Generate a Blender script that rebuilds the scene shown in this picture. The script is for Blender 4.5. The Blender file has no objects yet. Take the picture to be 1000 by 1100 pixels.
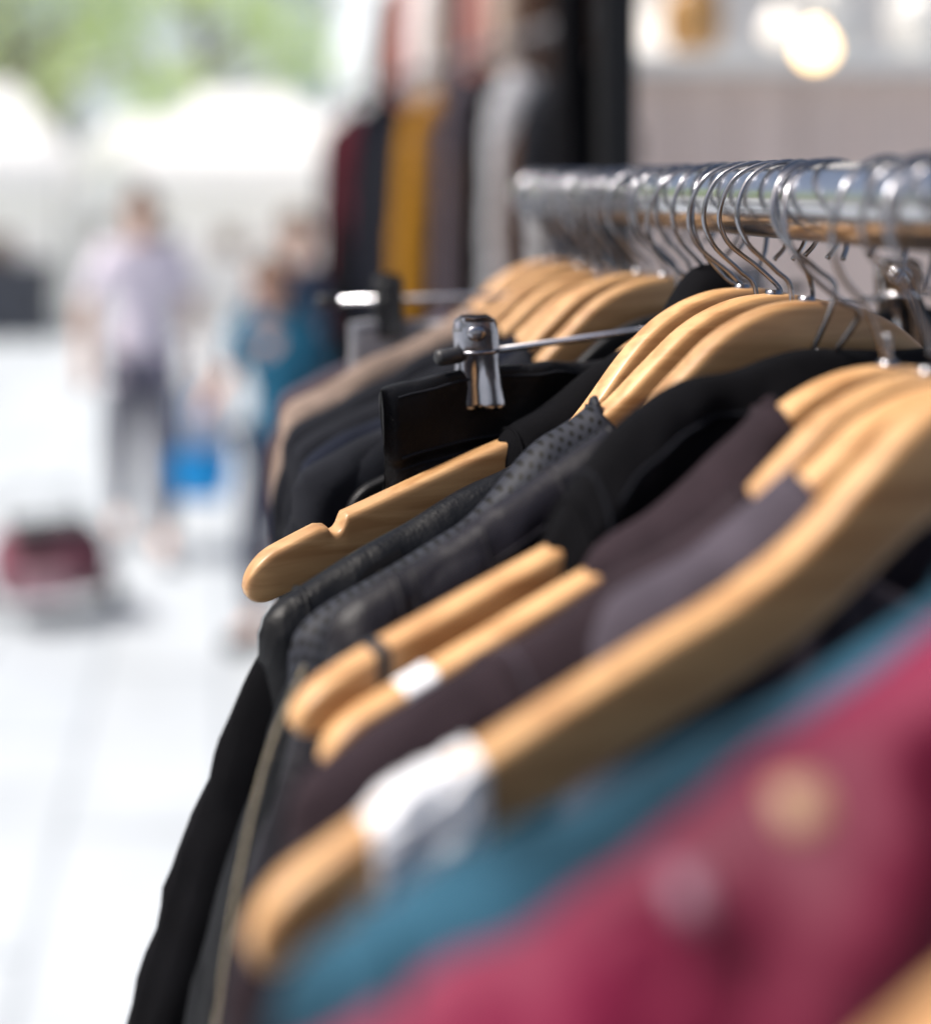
import bpy, bmesh, math, random
from mathutils import Vector, Matrix, noise
random.seed(7)
S=bpy.context.scene
H=1.78; R=.215
col=S.collection

# ---------------------------------------------------------------- helpers
def link(o): col.objects.link(o); return o
def empty(name,loc=(0,0,0),rz=0,ry=0,label=None,category=None,group=None):
    o=bpy.data.objects.new(name,None); link(o)
    o.matrix_world=Matrix.Translation(loc)@Matrix.Rotation(rz,4,'Z')@Matrix.Rotation(ry,4,'Y')
    o.empty_display_size=.02
    if label:o["label"]=label
    if category:o["category"]=category
    if group:o["group"]=group
    return o
def mesh(name,v,f,m,parent=None,smooth=True,uv=None,merge=False):
    me=bpy.data.meshes.new(name); me.from_pydata([tuple(p) for p in v],[],f)
    if uv:
        l=me.uv_layers.new(name="UVMap")
        for lp in me.loops: l.data[lp.index].uv=uv[lp.vertex_index]
    if merge:
        b=bmesh.new(); b.from_mesh(me); bmesh.ops.remove_doubles(b,verts=b.verts,dist=1e-5); b.to_mesh(me); b.free()
    me.update()
    if smooth:
        for p in me.polygons:p.use_smooth=True
    if m: me.materials.append(m)
    o=bpy.data.objects.new(name,me); link(o)
    if parent:o.parent=parent
    return o
def join(parts):
    V=[];F=[]
    for v,f in parts:
        n=len(V);V+=[Vector(p) for p in v];F+=[tuple(i+n for i in q) for q in f]
    return V,F
def box(c,s,rot=None,bev=0):
    b=bmesh.new(); bmesh.ops.create_cube(b,size=1)
    for v in b.verts: v.co=Vector((v.co.x*s[0],v.co.y*s[1],v.co.z*s[2]))
    if bev: bmesh.ops.bevel(b,geom=b.edges[:],offset=bev,segments=2,affect='EDGES',profile=.5)
    for v in b.verts:
        if rot: v.co=rot@v.co
        v.co=v.co+Vector(c)
    b.verts.index_update()
    r=([v.co.copy() for v in b.verts],[tuple(v.index for v in f.verts) for f in b.faces]); b.free(); return r
def crom(P,n=6):
    P=[Vector(p) for p in P]; out=[]
    for i in range(len(P)-1):
        a=P[i-1] if i>0 else P[i]*2-P[i+1]; b=P[i];c=P[i+1]; d=P[i+2] if i+2<len(P) else P[i+1]*2-P[i]
        for k in range(n):
            t=k/n; out.append(.5*((2*b)+(c-a)*t+(2*a-5*b+4*c-d)*t*t+(3*b-a-3*c+d)*t**3))
    out.append(P[-1]); return out
def tube(P,r,n=8,cap=True):
    P=[Vector(p) for p in P]; V=[];F=[]
    T=[(P[min(i+1,len(P)-1)]-P[max(i-1,0)]).normalized() for i in range(len(P))]
    up=Vector((0,0,1)) if abs(T[0].z)<.9 else Vector((1,0,0))
    nrm=(up-T[0]*up.dot(T[0])).normalized()
    for i,p in enumerate(P):
        nrm=(nrm-T[i]*nrm.dot(T[i])).normalized(); bn=T[i].cross(nrm)
        rr=r[i] if isinstance(r,(list,tuple)) else r
        for k in range(n):
            a=2*math.pi*k/n; V.append(p+(nrm*math.cos(a)+bn*math.sin(a))*rr)
    for i in range(len(P)-1):
        for k in range(n):
            F.append((i*n+k,i*n+(k+1)%n,(i+1)*n+(k+1)%n,(i+1)*n+k))
    if cap:
        F.append(tuple(range(n))[::-1]); F.append(tuple(range((len(P)-1)*n,len(P)*n)))
    return V,F
def sm(x): x=max(0,min(1,x)); return x*x*(3-2*x)

# ---------------------------------------------------------------- materials
def newmat(name):
    m=bpy.data.materials.new(name); m.use_nodes=True; nt=m.node_tree
    return m,nt,nt.nodes["Principled BSDF"]
def N(nt,t,**k):
    n=nt.nodes.new(t)
    for a,b in k.items():
        if a.startswith('i_'): n.inputs[a[2:]].default_value=b
        else: setattr(n,a,b)
    return n
def basic(name,c,rough=.6,metal=0,scale=30,var=.15,bump=.1,bscale=None,bdist=.001,coat=0,sheen=0,stretch=(1,1,1),spec=.5):
    m,nt,b=newmat(name); L=nt.links.new
    tc=N(nt,'ShaderNodeTexCoord'); mp=N(nt,'ShaderNodeMapping'); mp.inputs['Scale'].default_value=stretch
    L(tc.outputs['Object'],mp.inputs[0])
    nz=N(nt,'ShaderNodeTexNoise'); nz.inputs['Scale'].default_value=scale; nz.inputs['Detail'].default_value=4
    L(mp.outputs[0],nz.inputs['Vector'])
    rp=N(nt,'ShaderNodeValToRGB'); rp.color_ramp.elements[0].position=.3; rp.color_ramp.elements[1].position=.7
    rp.color_ramp.elements[0].color=tuple(x*(1-var) for x in c)+(1,)
    rp.color_ramp.elements[1].color=tuple(min(1,x*(1+var)) for x in c)+(1,)
    L(nz.outputs[0],rp.inputs[0]); L(rp.outputs[0],b.inputs['Base Color'])
    nb=N(nt,'ShaderNodeTexNoise'); nb.inputs['Scale'].default_value=bscale or scale*6; nb.inputs['Detail'].default_value=3
    L(mp.outputs[0],nb.inputs['Vector'])
    bp=N(nt,'ShaderNodeBump'); bp.inputs['Strength'].default_value=bump; bp.inputs['Distance'].default_value=bdist
    L(nb.outputs[0],bp.inputs['Height']); L(bp.outputs[0],b.inputs['Normal'])
    b.inputs['Roughness'].default_value=rough; b.inputs['Metallic'].default_value=metal
    b.inputs['Coat Weight'].default_value=coat; b.inputs['Coat Roughness'].default_value=.2
    b.inputs['Sheen Weight'].default_value=sheen; b.inputs['Specular IOR Level'].default_value=spec
    return m
def cloth(name,c,sheen=.02,rough=.9,bump=.6,spec=.10,var=.25,scale=40):
    return basic(name,c,rough=rough,scale=scale,var=var,bump=bump,bscale=1400,bdist=.0004,sheen=sheen,spec=spec)
def leather(name,c,rough=.42,spec=.4):
    m=basic(name,c,rough=rough,scale=25,var=.3,bump=.3,bscale=500,bdist=.0005,spec=spec)
    nt=m.node_tree;b=nt.nodes["Principled BSDF"];L=nt.links.new
    tc=[n for n in nt.nodes if n.type=='TEX_COORD'][0]; bp=[n for n in nt.nodes if n.type=='BUMP'][0]
    vo=N(nt,'ShaderNodeTexVoronoi'); vo.inputs['Scale'].default_value=900; L(tc.outputs['Object'],vo.inputs['Vector'])
    b2=N(nt,'ShaderNodeBump'); b2.inputs['Strength'].default_value=.25; b2.inputs['Distance'].default_value=.0003
    cr=N(nt,'ShaderNodeTexNoise'); cr.inputs['Scale'].default_value=45; cr.inputs['Detail'].default_value=4; cr.inputs['Distortion'].default_value=.8
    L(tc.outputs['Object'],cr.inputs['Vector'])
    b3=N(nt,'ShaderNodeBump'); b3.inputs['Strength'].default_value=.6; b3.inputs['Distance'].default_value=.0035
    L(cr.outputs[0],b3.inputs['Height']); L(b3.outputs[0],bp.inputs['Normal'])
    L(vo.outputs['Distance'],b2.inputs['Height']); L(bp.outputs[0],b2.inputs['Normal']); L(b2.outputs[0],b.inputs['Normal'])
    return m
def perforated():
    m,nt,b=newmat("perforated_leather");L=nt.links.new
    uv=N(nt,'ShaderNodeUVMap'); mp=N(nt,'ShaderNodeMapping'); mp.inputs['Scale'].default_value=(330,330,1); mp.inputs['Rotation'].default_value=(0,0,.785)
    L(uv.outputs[0],mp.inputs[0]); fr=N(nt,'ShaderNodeVectorMath',operation='FRACTION'); L(mp.outputs[0],fr.inputs[0])
    sb=N(nt,'ShaderNodeVectorMath',operation='SUBTRACT'); sb.inputs[1].default_value=(.5,.5,0); L(fr.outputs[0],sb.inputs[0])
    ln=N(nt,'ShaderNodeVectorMath',operation='LENGTH'); L(sb.outputs[0],ln.inputs[0])
    rp=N(nt,'ShaderNodeValToRGB'); rp.color_ramp.elements[0].position=.24; rp.color_ramp.elements[1].position=.32
    rp.color_ramp.elements[0].color=(.001,.001,.001,1); rp.color_ramp.elements[1].color=(.020,.022,.030,1)
    L(ln.outputs['Value'],rp.inputs[0]); L(rp.outputs[0],b.inputs['Base Color']); b.inputs['Roughness'].default_value=.6
    b.inputs['Specular IOR Level'].default_value=.2
    bp=N(nt,'ShaderNodeBump'); bp.inputs['Distance'].default_value=.001; bp.inputs['Strength'].default_value=.8
    L(rp.outputs[0],bp.inputs['Height']); L(bp.outputs[0],b.inputs['Normal'])
    return m
def wood(name,c1,c2):
    m,nt,b=newmat(name);L=nt.links.new
    tc=N(nt,'ShaderNodeTexCoord'); oi=N(nt,'ShaderNodeObjectInfo')
    ad=N(nt,'ShaderNodeVectorMath',operation='ADD'); L(tc.outputs['Object'],ad.inputs[0]); L(oi.outputs['Random'],ad.inputs[1])
    mp=N(nt,'ShaderNodeMapping'); mp.inputs['Scale'].default_value=(9,90,110); mp.inputs['Rotation'].default_value=(0,.35,0); L(ad.outputs[0],mp.inputs[0])
    nz=N(nt,'ShaderNodeTexNoise'); nz.inputs['Scale'].default_value=1.6; nz.inputs['Detail'].default_value=8; nz.inputs['Distortion'].default_value=.6
    L(mp.outputs[0],nz.inputs['Vector'])
    rp=N(nt,'ShaderNodeValToRGB'); rp.color_ramp.elements[0].position=.35; rp.color_ramp.elements[1].position=.62
    rp.color_ramp.elements[0].color=c1+(1,); rp.color_ramp.elements[1].color=c2+(1,)
    L(nz.outputs[0],rp.inputs[0])
    hs=N(nt,'ShaderNodeHueSaturation'); mr=N(nt,'ShaderNodeMapRange'); mr.inputs[3].default_value=.74; mr.inputs[4].default_value=1.12
    L(oi.outputs['Random'],mr.inputs[0]); L(mr.outputs[0],hs.inputs['Value']); L(rp.outputs[0],hs.inputs['Color']); L(hs.outputs[0],b.inputs['Base Color'])
    b.inputs['Roughness'].default_value=.45; b.inputs['Coat Weight'].default_value=.12; b.inputs['Coat Roughness'].default_value=.25
    bp=N(nt,'ShaderNodeBump'); bp.inputs['Strength'].default_value=.15; bp.inputs['Distance'].default_value=.0007
    L(nz.outputs[0],bp.inputs['Height']); L(bp.outputs[0],b.inputs['Normal'])
    return m
WOOD=wood("lacquered_beech",(.42,.215,.084),(.60,.350,.155))
CHROME=basic("chrome",(.58,.58,.60),rough=.16,metal=1,scale=60,var=.12,bump=.04)
STEEL=basic("hook_steel",(.27,.27,.29),rough=.2,metal=1,scale=80,var=.2,bump=.05)
DARKSTEEL=basic("clip_chrome",(.30,.30,.33),rough=.2,metal=1,scale=80,var=.25,bump=.05)
DULL=basic("dull_grey_paint",(.10,.10,.11),rough=.7)
RUBBER=basic("black_rubber",(.012,.012,.014),rough=.5)
BLACKC=cloth("black_cotton",(.0032,.0032,.0042),sheen=.0,spec=.08)
BLACKL=leather("black_leather",(.0032,.0036,.005),.45,.20)
SKIRTL=leather("matte_black_leather",(.003,.003,.004),.55,.18)
GREYL=leather("charcoal_leather",(.0085,.0075,.011),.45,.24)
BROWNG=cloth("plum_grey_suede",(.024,.016,.020))
GREYC=cloth("grey_suede",(.062,.052,.066))
CHAR=cloth("charcoal_wool",(.011,.012,.016))
NAVY=cloth("navy_wool",(.008,.010,.018))
TAN=cloth("tan_linen",(.22,.165,.135))
LGREY=cloth("light_grey_cotton",(.36,.36,.38))
TEAL=cloth("teal_denim",(.018,.056,.086),sheen=.0,var=.95,scale=20)
MAROON=basic("maroon_satin",(.125,.0056,.029),rough=.6,scale=10,var=.5,bump=.3,bscale=500,bdist=.0004,sheen=.0,spec=.25)
WHITE=cloth("white_cotton",(.75,.75,.76))
BEIGE=cloth("beige_wool",(.50,.40,.33))
MUST=cloth("mustard_wool",(.30,.14,.014))
RED=cloth("burgundy_wool",(.07,.010,.018))
ROSE=cloth("dusty_rose",(.42,.2,.18))
BRN=cloth("brown_wool",(.07,.04,.028))
PERF=perforated()
PAPER=basic("white_tape",(.78,.79,.82),rough=.5,scale=50,var=.12,bump=.9,bscale=140,bdist=.002)
BRASS=basic("zip_brass",(.40,.34,.24),rough=.4,metal=1,scale=700,var=.4,bump=.8)
GAPBLK=basic("gap_shade_black",(.010,.010,.011),rough=.45,spec=.3)

# ---------------------------------------------------------------- hanger
TOP=[(0,-.042),(.02,-.0445),(.04,-.053),(.058,-.067),(.075,-.081),(.096,-.093),(.12,-.103),(.165,-.122),(.19,-.132),(.215,-.143),(.23,-.150)]
BOT=[(0,-.069),(.02,-.072),(.04,-.081),(.058,-.093),(.075,-.104),(.096,-.114),(.12,-.124),(.165,-.142),(.19,-.152),(.215,-.1615),(.23,-.168)]
def herm(T,d):
    d=max(0,min(d,T[-1][0]-1e-6))
    for i in range(len(T)-1):
        if T[i][0]<=d<=T[i+1][0]:
            x0,y0=T[i];x1,y1=T[i+1];w=x1-x0
            m0=0 if i==0 else (T[i+1][1]-T[i-1][1])/(T[i+1][0]-T[i-1][0])
            m1=(T[i+2][1]-T[i][1])/(T[i+2][0]-T[i][0]) if i+2<len(T) else (y1-y0)/w
            t=(d-x0)/w
            return (2*t**3-3*t*t+1)*y0+(t**3-2*t*t+t)*w*m0+(-2*t**3+3*t*t)*y1+(t**3-t*t)*w*m1
LOW=0; DROP=(0,.05,.11); THIN=1
def off_(d): return -LOW*(1-sm(d/.24))-DROP[0]*sm((d-DROP[1])/(DROP[2]-DROP[1]))
def top(d): return herm(TOP,d)+off_(d)
def bot(d): t=herm(TOP,d); return t-(t-herm(BOT,d))*(1-(1-THIN)*sm(d/.1))+off_(d)
def bend(x): return -.012*(abs(x)/.22)**2
def sec(x,L,hw=.0054,sc=1,notch=True,n=20,jit=0):
    d=abs(x); t=top(d); b=bot(d)
    if notch:
        q=(d-.181)/.0038
        if abs(q)<1: t-=.0052*(1-q*q)**.5
    cz=(t+b)/2; hh=(t-b)/2
    e=1
    if d>L-.012: e=math.sqrt(max(0,1-((d-(L-.012))/.012)**2))
    pts=[]
    for k in range(n):
        a=2*math.pi*k/n; c,s=math.cos(a),math.sin(a)
        px=math.copysign(abs(c)**.34,c); pz=math.copysign(abs(s)**.42,s)
        jj=1+jit*noise.noise(Vector((x*160,c*2.5,s*2.5)))
        pts.append(Vector((x,bend(x)+px*hw*(.4+.6*e)*sc*jj,cz+pz*hh*max(e,.02)*(1+(sc-1)*.5)*jj)))
    return pts
def rings(rs,cap=True):
    n=len(rs[0]);V=[p for r in rs for p in r];F=[]
    for i in range(len(rs)-1):
        for k in range(n): F.append((i*n+k,i*n+(k+1)%n,(i+1)*n+(k+1)%n,(i+1)*n+k))
    if cap: F.append(tuple(range(n))[::-1]);F.append(tuple(range((len(rs)-1)*n,len(rs)*n)))
    return V,F
def hook(root,hy=0,big=1,z0=-.044,tilt=0,r_=.00098,zo=0):
    c=.0095-.019*big
    P=[(0,z0),(0,-.039-.003*(big-1)*9-zo),(-.006*big,c-.021*big),(-.0155*big,c-.0115*big),(-.019*big,c),(-.0135*big,c+.0135*big),(0,0.0095),(.0135*big,c+.0135*big),(.019*big,c),(.017*big,c-.011*big),(.013*big,c-.017*big)]
    r=Matrix.Rotation(hy,3,'Z')@Matrix.Rotation(tilt,3,'X')
    pts=[]
    for x,z in P:
        p=r@Vector((x,0,z)); k=sm((z-z0)/.02) if z<-.02 else 1
        pts.append(Vector((p.x,p.y*k,p.z+zo)))
    v,f=tube(crom(pts,6),r_,8)
    return mesh("hook",v,f,STEEL,root)
def wood_hanger(h,yaw,tilt=0,L=.222,label="curved wooden clothes hanger on a chrome rail",hy=None,big=None,extras=(),low=0,drop=(0,.05,.11),zo=0,m=None,group="wooden clothes hangers on the rail",part="wooden_bar",hw=.0054,tail=False,thin=1,notch=True):
    global LOW,DROP,THIN
    LOW=low; DROP=drop; THIN=thin
    root=empty("clothes_hanger",(R,h,H-zo),math.radians(yaw),math.radians(tilt),label,"hanger",group)
    xs=[]
    x=-L+.00001
    while x<L:
        xs.append(x); d=abs(x)
        x+= .0009 if (.175<d<.187 or d>L-.014) else .004
    xs.append(L-.00001)
    v,f=rings([sec(x,L,hw=hw,notch=notch) for x in xs]); mesh(part,v,f,m or WOOD,root)
    v,f=tube([(0,0,-.0445-low),(0,0,-.0405-low)],.0030,12); mesh("ferrule",v,f,STEEL,root)
    hook(root,hy=random.uniform(-.5,.35) if hy is None else hy,big=big or random.uniform(.95,1.25),z0=-.044-low,tilt=random.uniform(-.3,.3),zo=zo)
    for nm,d0,d1,mm,sc,jit in extras:
        k=26; v,f=rings([sec(-(d0+(d1-d0)*i/k),1,sc=sc,notch=False,jit=jit,n=36) for i in range(k+1)]); mesh(nm,v,f,mm,root)
    if tail:
        V=[];F=[];nx,ny=26,22
        for i in range(nx+1):
            d=.169+.028*i/nx
            for j in range(ny+1):
                q=j/ny
                V.append((-d-.004*q,bend(d)-.0080-.003*q+.006*noise.noise(Vector((d*110,q*2.2,3)))*(.4+q)+.002*noise.noise(Vector((d*300,q*7,1))),
                          top(d)-.004-.030*q*(1+.35*noise.noise(Vector((d*70,1,1))))))
        for i in range(nx):
            for j in range(ny): F.append((i*(ny+1)+j,i*(ny+1)+j+1,(i+1)*(ny+1)+j+1,(i+1)*(ny+1)+j))
        mesh("tape_flap",V,F,PAPER,root)
    LOW=0; DROP=(0,.05,.11); THIN=1
    return root

# ---------------------------------------------------------------- garments
def garment(h,yaw,tilt,m,name="jacket",L=.222,xn=.09,length=.62,a=.0095,b=.013,seed=0,scoop=.045,label="",category="jacket",
            sleeves=True,collar=True,closed=False,nx=84,fold=.009,dz=.004,loc=None,sl_out=.03,sl_len=.55,sl_r=.04,group=None,collar_mat=None,sleeve_mat=None,seams=(),wr=.0032,low=0,ch=.004,prof=None,xseams=(),bt=.15,drop=(0,.05,.11),zo=0,flare=0,swr=.45,st0=.16):
    global LOW,DROP
    LOW=low; DROP=drop
    root=empty(name,loc or (R,h,H-zo),math.radians(yaw),math.radians(tilt),label,category,group)
    ts=[0,.001,.003,.006,.010,.015,.022,.031,.042,.054,.066,.08,.095,.11,.13,.155,.18,.205,.235,.275,.325,.38,.44,.5,.56,.62,.68,.76,.84,.92]
    ts=[t for t in ts if t<length-.005]+[length]
    def ztop(d):
        if prof: return herm(prof,d)
        if closed: z=top(max(d,.02))
        else: z=top(max(d,xn))
        return z+dz
    def pt(x,t,s):
        d=abs(x); zt=ztop(d)+min(wr,.006)*.6*noise.noise(Vector((x*32,seed,1)))
        e=1
        if d>L-.012: e=math.sqrt(max(0,1-((d-(L-.012))/.012)**2)); zt-=.007*(1-e)
        tt=t; off=0
        if (not closed) and d<xn-1e-6:
            q=d/xn
            off=scoop*math.sqrt(max(0,1-q*q))*(1 if s<0 else .35); tt=t+.012
        yh=a*math.sqrt(max(0,1-(1-min(tt/.012,1))**2))+(b-a)*sm(tt/bt)
        w=noise.noise(Vector((x*16+seed*3.1,t*3.5,s*2+seed)))*fold*sm(t/.14)
        r1=noise.noise(Vector((x*30+t*30+seed,t*18-x*10,s+seed)))
        w+=(r1+.6*(1-2*abs(noise.noise(Vector((x*24-t*34+seed*2,t*16+x*12,s*3))))))*wr*sm(t/.02)
        w+=noise.noise(Vector((x*90+seed,t*70,s)))*wr*.3*sm(t/.008)
        w=max(w,-.0030) if t<.035 else w
        xx=x*(1-.05*sm((t-.03)/.15)+flare*sm((t-.004)/.05))
        return Vector((xx,bend(x)+s*(yh*e)+(-w if s<0 else w*.4)*e,zt-off-t))
    xs=[-L+2*L*i/nx for i in range(nx+1)]
    V=[];UV=[];F=[];nt=len(ts)
    for x in xs:
        for s in(-1,1):
            for t in ts: V.append(pt(x,t,s)); UV.append((x,s*t))
    for i in range(nx):
        o=i*2*nt;o2=o+2*nt
        for s in(0,1):
            for j in range(nt-1):
                q=(o+s*nt+j,o+s*nt+j+1,o2+s*nt+j+1,o2+s*nt+j)
                F.append(q if s==0 else q[::-1])
    mesh("body",V,F,m,root,uv=UV,merge=True)
    if sleeves:
        sl=-.5
        for s in(-1,1):
            rs=[];UVs=[];n=26;K=56
            x0=L-.034
            for i in range(K+1):
                q=i/K; t=(q*q*.5+q*.5)*sl_len
                g=math.sqrt(min(1,t/.040)) ; g=max(g*(2-g) if g<1 else 1,.03)
                cx=s*(x0+sl_out*sm(t/st0)+.014*sm((t-.1)/.3)); cz=top(x0)+dz-.001-t
                ring=[]
                for k in range(n):
                    A=2*math.pi*k/n
                    rx=sl_r*g*(1-.12*q); ry=(b+.0025)*min(1,.55+.45*sm(t/.05))*min(1,g*1.3)
                    ff=sm(t/.05)
                    nn=noise.noise(Vector((math.cos(A)*2+seed,math.sin(A)*2,t*9+s)))*.006*ff
                    nn+=(1-2*abs(noise.noise(Vector((math.cos(A)*3+seed+t*20,math.sin(A)*3,t*26+s)))))*wr*swr*ff
                    px=math.cos(A)*(rx+nn); 
                    dzz=sl*(px*s)*(1-.75*sm(t/.13))
                    ring.append(Vector((cx+px,bend(x0+.02)+math.sin(A)*(ry+nn*.5),cz+dzz))); UVs.append((k/n*.22,t))
                rs.append(ring)
            v,f=rings(rs); mesh("sleeve",v,f,sleeve_mat or m,root,uv=UVs)
    if collar and not closed:
        cp=[(-.0015,-.010),(-.002,-.002),(-.001,ch*.8),(.0012,ch),(.0035,ch*.7),(.0045,-.003),(.0045,-.012)]
        n=64;rs=[];CU=[]
        for k in range(n):
            A=2*math.pi*k/n; x=xn*1.0*math.cos(A); s=-1 if math.sin(A)<0 else 1
            sa=abs(math.sin(A))
            off=scoop*sa*(1 if s<0 else .35)
            base=ztop(xn)-off
            y=bend(x)+(a+.0015)*math.copysign(sa**.6,math.sin(A))
            ring=[]
            for r,z in cp:
                wv=.0015*noise.noise(Vector((A*3,z*80,seed)))
                ring.append(Vector((x+math.cos(A)*(r+wv)*.5,y+math.sin(A)*(r+wv),base+z*(.25+.75*sa)+.0015*noise.noise(Vector((A*1.5,seed,0)))))); CU.append((A*xn,z))
            rs.append(ring)
        V=[p for r in rs for p in r];F=[];q=len(cp)
        for i in range(n):
            for j in range(q-1): F.append((i*q+j,i*q+j+1,((i+1)%n)*q+j+1,((i+1)%n)*q+j))
        mesh("collar",V,F,collar_mat or m,root,uv=CU)
    for sx,mm,rr,ln in seams:
        P=[pt(sx,t,-1)+Vector((0,-.0006,0)) for t in [.0,.0015,.003,.006,.01,.015,.022,.031,.042,.054,.066,.08,.095] if t<=ln][::-1]
        P+=[pt(sx,t,1)+Vector((0,.0006,0)) for t in [.0015,.003,.006,.01,.015,.022,.031]]
        v,f=tube(P,rr,6); mesh("seam",v,f,mm,root)
    for t,xa,xb,rr,mm in xseams:
        P=[pt(xa+(xb-xa)*i/40,t,-1)+Vector((0,-.0003,0)) for i in range(41)]
        v,f=tube(P,rr,6); mesh("seam",v,f,mm,root)
    LOW=0; DROP=(0,.05,.11)
    return root,pt

# ---------------------------------------------------------------- clothes rack (near)
rack=empty("clothes_rack",(R,.88,0),label="chrome clothes rack with a thick round rail full of garments",category="clothes rack")
def rk(name,vf,m): 
    v,f=vf; return mesh(name,[p-Vector((R,.88,0)) for p in map(Vector,v)],f,m,rack)
RAILM=basic("worn_chrome",(.60,.60,.62),rough=.2,metal=1,scale=6,var=.04,bump=.0)
rk("rail",tube([(R,-.35,H-.006),(R,.2,H-.006),(R,.6,H-.006),(R,.89,H-.006)],.0143,48),RAILM)
rk("end_cap",tube([(R,.885,H-.006),(R,.89,H-.006),(R,.903,H-.006),(R,.906,H-.006)],[.0150,.0165,.0165,.012],28),STEEL)
for y in(-.3,.875):
    rk("upright",tube([(R,y,.1),(R,y,H-.02)],.0125,20),DULL)
    rk("foot",tube([(R-.25,y,.1),(R+.25,y,.1)],.0125,16),DULL)
    for sx in(-.24,.24):
        rk("castor",tube([(R+sx-.012,y,.035),(R+sx+.012,y,.035)],.035,20),RUBBER)
rk("lower_rail",tube([(R,-.3,.16),(R,.87,.16)],.010,16),DULL)

# hangers -------------------------------------------------------
D1=(.012,.05,.10); DP=(.015,.10,.14); D2=(.0055,.10,.15)
wood_hanger(.208,17,0,label="wooden clothes hanger at the open end of the rail")
wood_hanger(.239,3,0,L=.195,label="wooden clothes hanger holding a maroon blouse",drop=(.012,.08,.16),thin=.8)
wood_hanger(.260,7,0,L=.18,label="wooden clothes hanger inside a teal denim jacket",thin=.8,low=.006,zo=.002)
wood_hanger(.352,15.5,-1.8,L=.226,label="bare wooden clothes hanger wrapped with white tape",extras=[("white_tape_band",.169,.197,PAPER,1.18,.28)],hy=.1,low=.008,tail=True)
wood_hanger(.375,17,0,L=.115,label="small wooden clothes hanger inside a grey suede waistcoat",low=.014)
wood_hanger(.398,19,0,L=.185,label="wooden clothes hanger inside a plum grey jacket",low=.008,zo=.007)
wood_hanger(.422,17,0,L=.200,label="wooden clothes hanger with a small white sticker on its arm",extras=[("white_sticker",.166,.176,PAPER,1.06,.02)],hy=.1,low=.004,zo=.012,thin=.72,notch=False)
wood_hanger(.457,22,0,L=.216,label="wooden clothes hanger with a black band round its arm",extras=[("black_band",.186,.190,RUBBER,1.15,0)],low=.018,thin=.7,notch=False)
wood_hanger(.481,18,0,L=.17,label="wooden clothes hanger inside a charcoal leather jacket",drop=D2)
wood_hanger(.510,17,0,L=.18,label="wooden clothes hanger inside a perforated leather jacket",drop=DP)
wood_hanger(.541,18,0,L=.19,label="wooden clothes hanger inside a black leather jacket",drop=D1)
wood_hanger(.573,16,0,L=.219,label="bare notched wooden clothes hanger with a black vest on it",hy=0,low=.015)
for h in(.640,.678,.712,.748,.784,.822,.862):
    wood_hanger(h,random.uniform(16,21),random.uniform(-2,1),L=.175,low=random.uniform(0,.010))
for h in(.388,.468,.4955,.5255,.557,.588,.622,.660,.695,.730,.766,.803,.842):
    wood_hanger(h,random.uniform(16,21) if h>.6 else 18,random.uniform(-2,1),L=.175 if h>.6 else .06,low=.018,m=GAPBLK,label="hook on a chrome rail with an added black bar standing in for a shaded gap",group="hooks with added black gap bars on the rail",part="gap_shade_bar",hw=.0030)  # extra hooks; their black bars are added as the shade between wooden hanger tops

# garments -------------------------------------------------------
garment(.239,3,0,MAROON,"blouse",L=.208,xn=.05,a=.013,b=.021,seed=1,length=.62,label="maroon satin blouse on a wooden hanger",category="blouse",fold=.06,sl_out=.04,sl_r=.05,wr=.020,nx=120,bt=.05,drop=(.010,.08,.16),dz=.007)
blouse=[o for o in bpy.data.objects if o.name=="blouse"][0]
garment(.260,7,0,TEAL,"jacket",L=.21,xn=.07,a=.0130,b=.017,seed=2,label="teal denim jacket behind the maroon blouse",fold=.012,sl_out=.035,wr=.012,bt=.06,nx=110,dz=.0062,low=.003,zo=.002,seams=[(-.19,TEAL,.0015,.08)],xseams=[(.010,-.19,-.08,.0008,CHAR),(.018,-.19,-.08,.0006,LGREY)])
garment(.375,17,0,GREYC,"waistcoat",L=.125,xn=.062,a=.011,b=.015,seed=12,label="grey suede waistcoat on a small wooden hanger",category="waistcoat",sleeves=False,low=.014,wr=.007,bt=.06,flare=.15)
garment(.398,19,0,BROWNG,"jacket",L=.215,xn=.07,a=.010,b=.016,seed=3,label="plum grey suede jacket on a wooden hanger",seams=[(-.155,BROWNG,.0012,.095),(-.150,GREYC,.0005,.095)],sl_out=.03,low=.008,wr=.008,nx=120,bt=.06,zo=.007)
garment(.422,17,0,BROWNG,"waistcoat",L=.114,xn=.045,a=.010,b=.018,seed=4,label="crumpled plum grey waistcoat slung on a wooden hanger",category="waistcoat",sleeves=False,low=.004,wr=.012,dz=.006,nx=120,zo=.012,bt=.04,flare=.12)
garment(.457,22,0,BLACKC,"waistcoat",L=.124,a=.0085,b=.016,seed=5,closed=True,label="black cotton waistcoat with a stitched armhole",category="waistcoat",sleeves=False,seams=[(-.116,BLACKC,.0010,.095),(-.109,CHAR,.0005,.095)],nx=130,wr=.007,bt=.05,xseams=[(.012,-.105,-.02,.0006,CHAR)],flare=.10,
  prof=[(0,-.057),(.03,-.0585),(.06,-.0625),(.08,-.068),(.095,-.077),(.108,-.091),(.12,-.103),(.14,-.1145),(.16,-.124)])
garment(.481,18,0,GREYL,"jacket",L=.195,xn=.085,a=.009,b=.015,seed=6,label="charcoal leather jacket with a thick shoulder seam",seams=[(-.172,GREYL,.0014,.08),(-.166,GREYL,.0007,.08),(-.11,GREYL,.0008,.05),(-.14,GREYL,.0006,.06)],sl_out=.035,nx=140,wr=.007,bt=.05,xseams=[(.012,-.165,-.09,.0006,GREYL),(.0155,-.165,-.09,.0005,GREYL)],drop=D2)
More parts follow.
